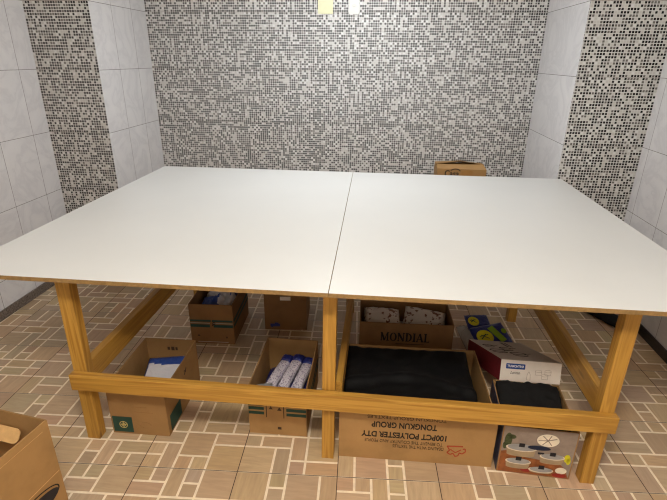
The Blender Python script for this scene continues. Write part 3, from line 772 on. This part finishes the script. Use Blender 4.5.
pb = link('plastic_bag', pillow_bm(0.24, 0.36, 0.245, 51, 24, 22, 0.16, 4.0), M['white_wrap'], None, True)
for p in pb.data.polygons:
    c = p.center
    if noise.noise(Vector((c.x * 14, c.y * 11, 2.0))) + (0.25 if c.y < -0.02 and c.x < 0.03 else -0.35) > 0.0: p.material_index = 1
pb.data.materials.append(M['blue_wrap'])
pb.location = (-0.842, 1.142, 0.0065); pb.rotation_euler = (0, 0, 0.045); tag(pb, 'crumpled white and blue plastic bag in the teal banded box', 'bag')

for i, (x, y, z, w, rx, ry, rz, lab) in enumerate([
        (0.245, 1.06, 0.162, 0.225, 0.30, 0.05, 0.05, 'white bag with brown print at the left end of the shallow lettered box'),
        (0.515, 1.07, 0.162, 0.26, 0.42, 0.10, -0.10, 'white bag with brown print heaped at the right end of the shallow lettered box')]):
    o = link('printed_bag', pillow_bm(w, 0.17, 0.06, 60 + i, 20, 16, 0.14, 3.4), M['brown_print'], None, True)
    o.location = (x, y, z); o.rotation_euler = (rx, ry, rz); tag(o, lab, 'bag')
o = link('printed_bag', pillow_bm(0.53, 0.25, 0.125, 66, 24, 16, 0.06, 4.5), M['white_wrap'], None, True)
o.location = (0.392, 1.052, 0.0065); o.rotation_euler = (0, 0, 0.03); tag(o, 'plain white plastic bag under the two brown printed bags', 'bag')

# foreground box, cut by the frame at lower left
AW, AD, AH = 0.60, 0.46, 0.432
ang = -0.165
ca, sa = math.cos(ang), math.sin(ang)
fx, fy = -1.040, -0.290                         # its far right corner
cx = fx - (AW / 2 * ca - AD / 2 * sa); cy = fy - (AW / 2 * sa + AD / 2 * ca)
Ab = carton('open empty cardboard box nearest the camera at the lower left, with a hand-hole flap', cx, cy, ang, AW, AD, AH, M['card'], 9, amp=0.002)
b = bmesh.new()                                # hand-hole tongue folded in from the far wall
pts = rrect(-0.07, -0.034, 0.055, 0.022, 0.022)
poly(b, pts, 0.004)
b.transform(Matrix.Translation((0.135, AD / 2 - 0.035, AH - 0.075)) @ Matrix.Rotation(math.radians(-38), 4, 'X'))
link('hand_hole_flap', b, M['crease'], Ab)
decal_side('fold_line', Ab, [rect(-AD / 2 + 0.005, 0.180, AD / 2 - 0.005, 0.1835)], M['crease'], AW / 2 + 0.0015)
decal_side('fold_line', Ab, [rect(-AD / 2 + 0.005, AH - 0.034, AD / 2 - 0.03, AH - 0.032)], M['crease'], AW / 2 + 0.0015)
lg = ring(0.09, 0.117, 0.118, 0.046, 0.0055, 40)
decal_side('printed_mark', Ab, lg, M['black_ink'], AW / 2 + 0.0015)
decal_side('printed_mark', Ab, [ell(0.098, 0.108, 0.104, 0.036)], M['p_dark'], AW / 2 + 0.0015)

# tall carton standing in the gap behind the table
Jb = carton('tall cardboard box with half-open flaps standing behind the table by the back wall', 0.857, 2.42, -0.02, 0.39, 0.29, 0.902, M['card2'], 10, closed=False)
YJ = -0.1468
decal('packing_tape', Jb, [rect(-0.007, 0.6, 0.087, 0.897)], M['tape'], YJ)
text_mesh('printed_text', 'Casa', 0.07, M['black_ink'], Jb, (-0.078, YJ, 0.866), width=0.115, bold=0.0012)
decal('printed_arc', Jb, ring(-0.050, 0.884, 0.042, 0.026, 0.007, 20, 0.2, PI - 0.2), M['black_ink'], YJ)
def flap(pts3, name='top_flap'):
    b_ = bmesh.new(); lo = [b_.verts.new(p) for p in pts3]; n_ = (Vector(pts3[1]) - Vector(pts3[0])).cross(Vector(pts3[3]) - Vector(pts3[0])).normalized() * 0.004
    hi = [b_.verts.new(Vector(p) + n_) for p in pts3]
    b_.faces.new(lo[::-1]); b_.faces.new(hi)
    for i in range(4): b_.faces.new((lo[i], lo[(i + 1) % 4], hi[(i + 1) % 4], hi[i]))
    bmesh.ops.recalc_face_normals(b_, faces=b_.faces[:]); link(name, b_, M['card2'], Jb)
flap([(-0.195, -0.145, 0.902), (0.195, -0.145, 0.902), (0.19, -0.01, 0.918), (-0.19, -0.01, 0.912)])
flap([(-0.195, 0.145, 0.902), (-0.195, 0.0, 0.913), (0.0, -0.005, 0.945), (0.0, 0.145, 0.904)])
flap([(0.0, 0.145, 0.902), (0.0, 0.0, 0.945), (0.195, 0.0, 0.918), (0.195, 0.145, 0.902)])

# black bundle on the floor by the right wall
b = bmesh.new(); N = 26; R = 12; prev = None
p0, p1 = Vector((1.735, 1.745, 0)), Vector((1.965, 1.335, 0)); ax = (p1 - p0); L = ax.length; ax.normalize(); sd = Vector((-ax.y, ax.x, 0))
for i in range(N + 1):
    k = i / N; e = min(1, 5 * min(k, 1 - k) + 0.35)
    ringv = []
    for j in range(R):
        t = 2 * PI * j / R; rr_ = 0.040 * e * (1 + 0.22 * noise.noise(Vector((k * 9, math.cos(t) * 1.4, math.sin(t) * 1.4))))
        ringv.append(b.verts.new(p0 + ax * (L * k) + sd * (rr_ * math.cos(t) * 1.25) + Vector((0, 0, max(0.0005, 0.036 + rr_ * math.sin(t))))))
    if prev:
        for j in range(R): b.faces.new((prev[j], prev[(j + 1) % R], ringv[(j + 1) % R], ringv[j]))
    else: b.faces.new(ringv[::-1])
    prev = ringv
b.faces.new(prev); bmesh.ops.recalc_face_normals(b, faces=b.faces[:])
o = link('rolled_sheet', b, M['black_bag'], None, True); tag(o, 'black rolled sheet lying on the floor by the right wall', 'roll')

# ------------------------------------------------------------------ light
def area(name, loc, size, power, rgb):
    d_ = bpy.data.lights.new(name, 'AREA'); d_.shape = 'DISK'; d_.size = size; d_.energy = power; d_.color = rgb
    o_ = bpy.data.objects.new(name, d_); COL.objects.link(o_); o_.location = loc; return o_
def bulb(name, loc, radius, power, rgb):
    d_ = bpy.data.lights.new(name, 'POINT'); d_.shadow_soft_size = radius; d_.energy = power; d_.color = rgb
    o_ = bpy.data.objects.new(name, d_); COL.objects.link(o_); o_.location = loc; return o_
bulb('ceiling_bulb', (0.1, -1.5, 2.5), 0.12, 104, (1.0, 0.935, 0.83))
area('alcove_lamp', (-0.1, 1.75, 2.70), 0.8, 31, (0.90, 0.955, 1.0))
w = bpy.data.worlds.new('world'); sc.world = w; w.use_nodes = True
w.node_tree.nodes['Background'].inputs[0].default_value = (0.05, 0.05, 0.05, 1)

sc.view_settings.view_transform = 'Standard'; sc.view_settings.look = 'None'; sc.view_settings.gamma = 1.0
sc.view_settings.use_curve_mapping = False; sc.view_settings.exposure = 0.2
sc.cycles.filter_width = 1.15; sc.cycles.max_bounces = 10; sc.cycles.diffuse_bounces = 6; sc.cycles.transparent_max_bounces = 12
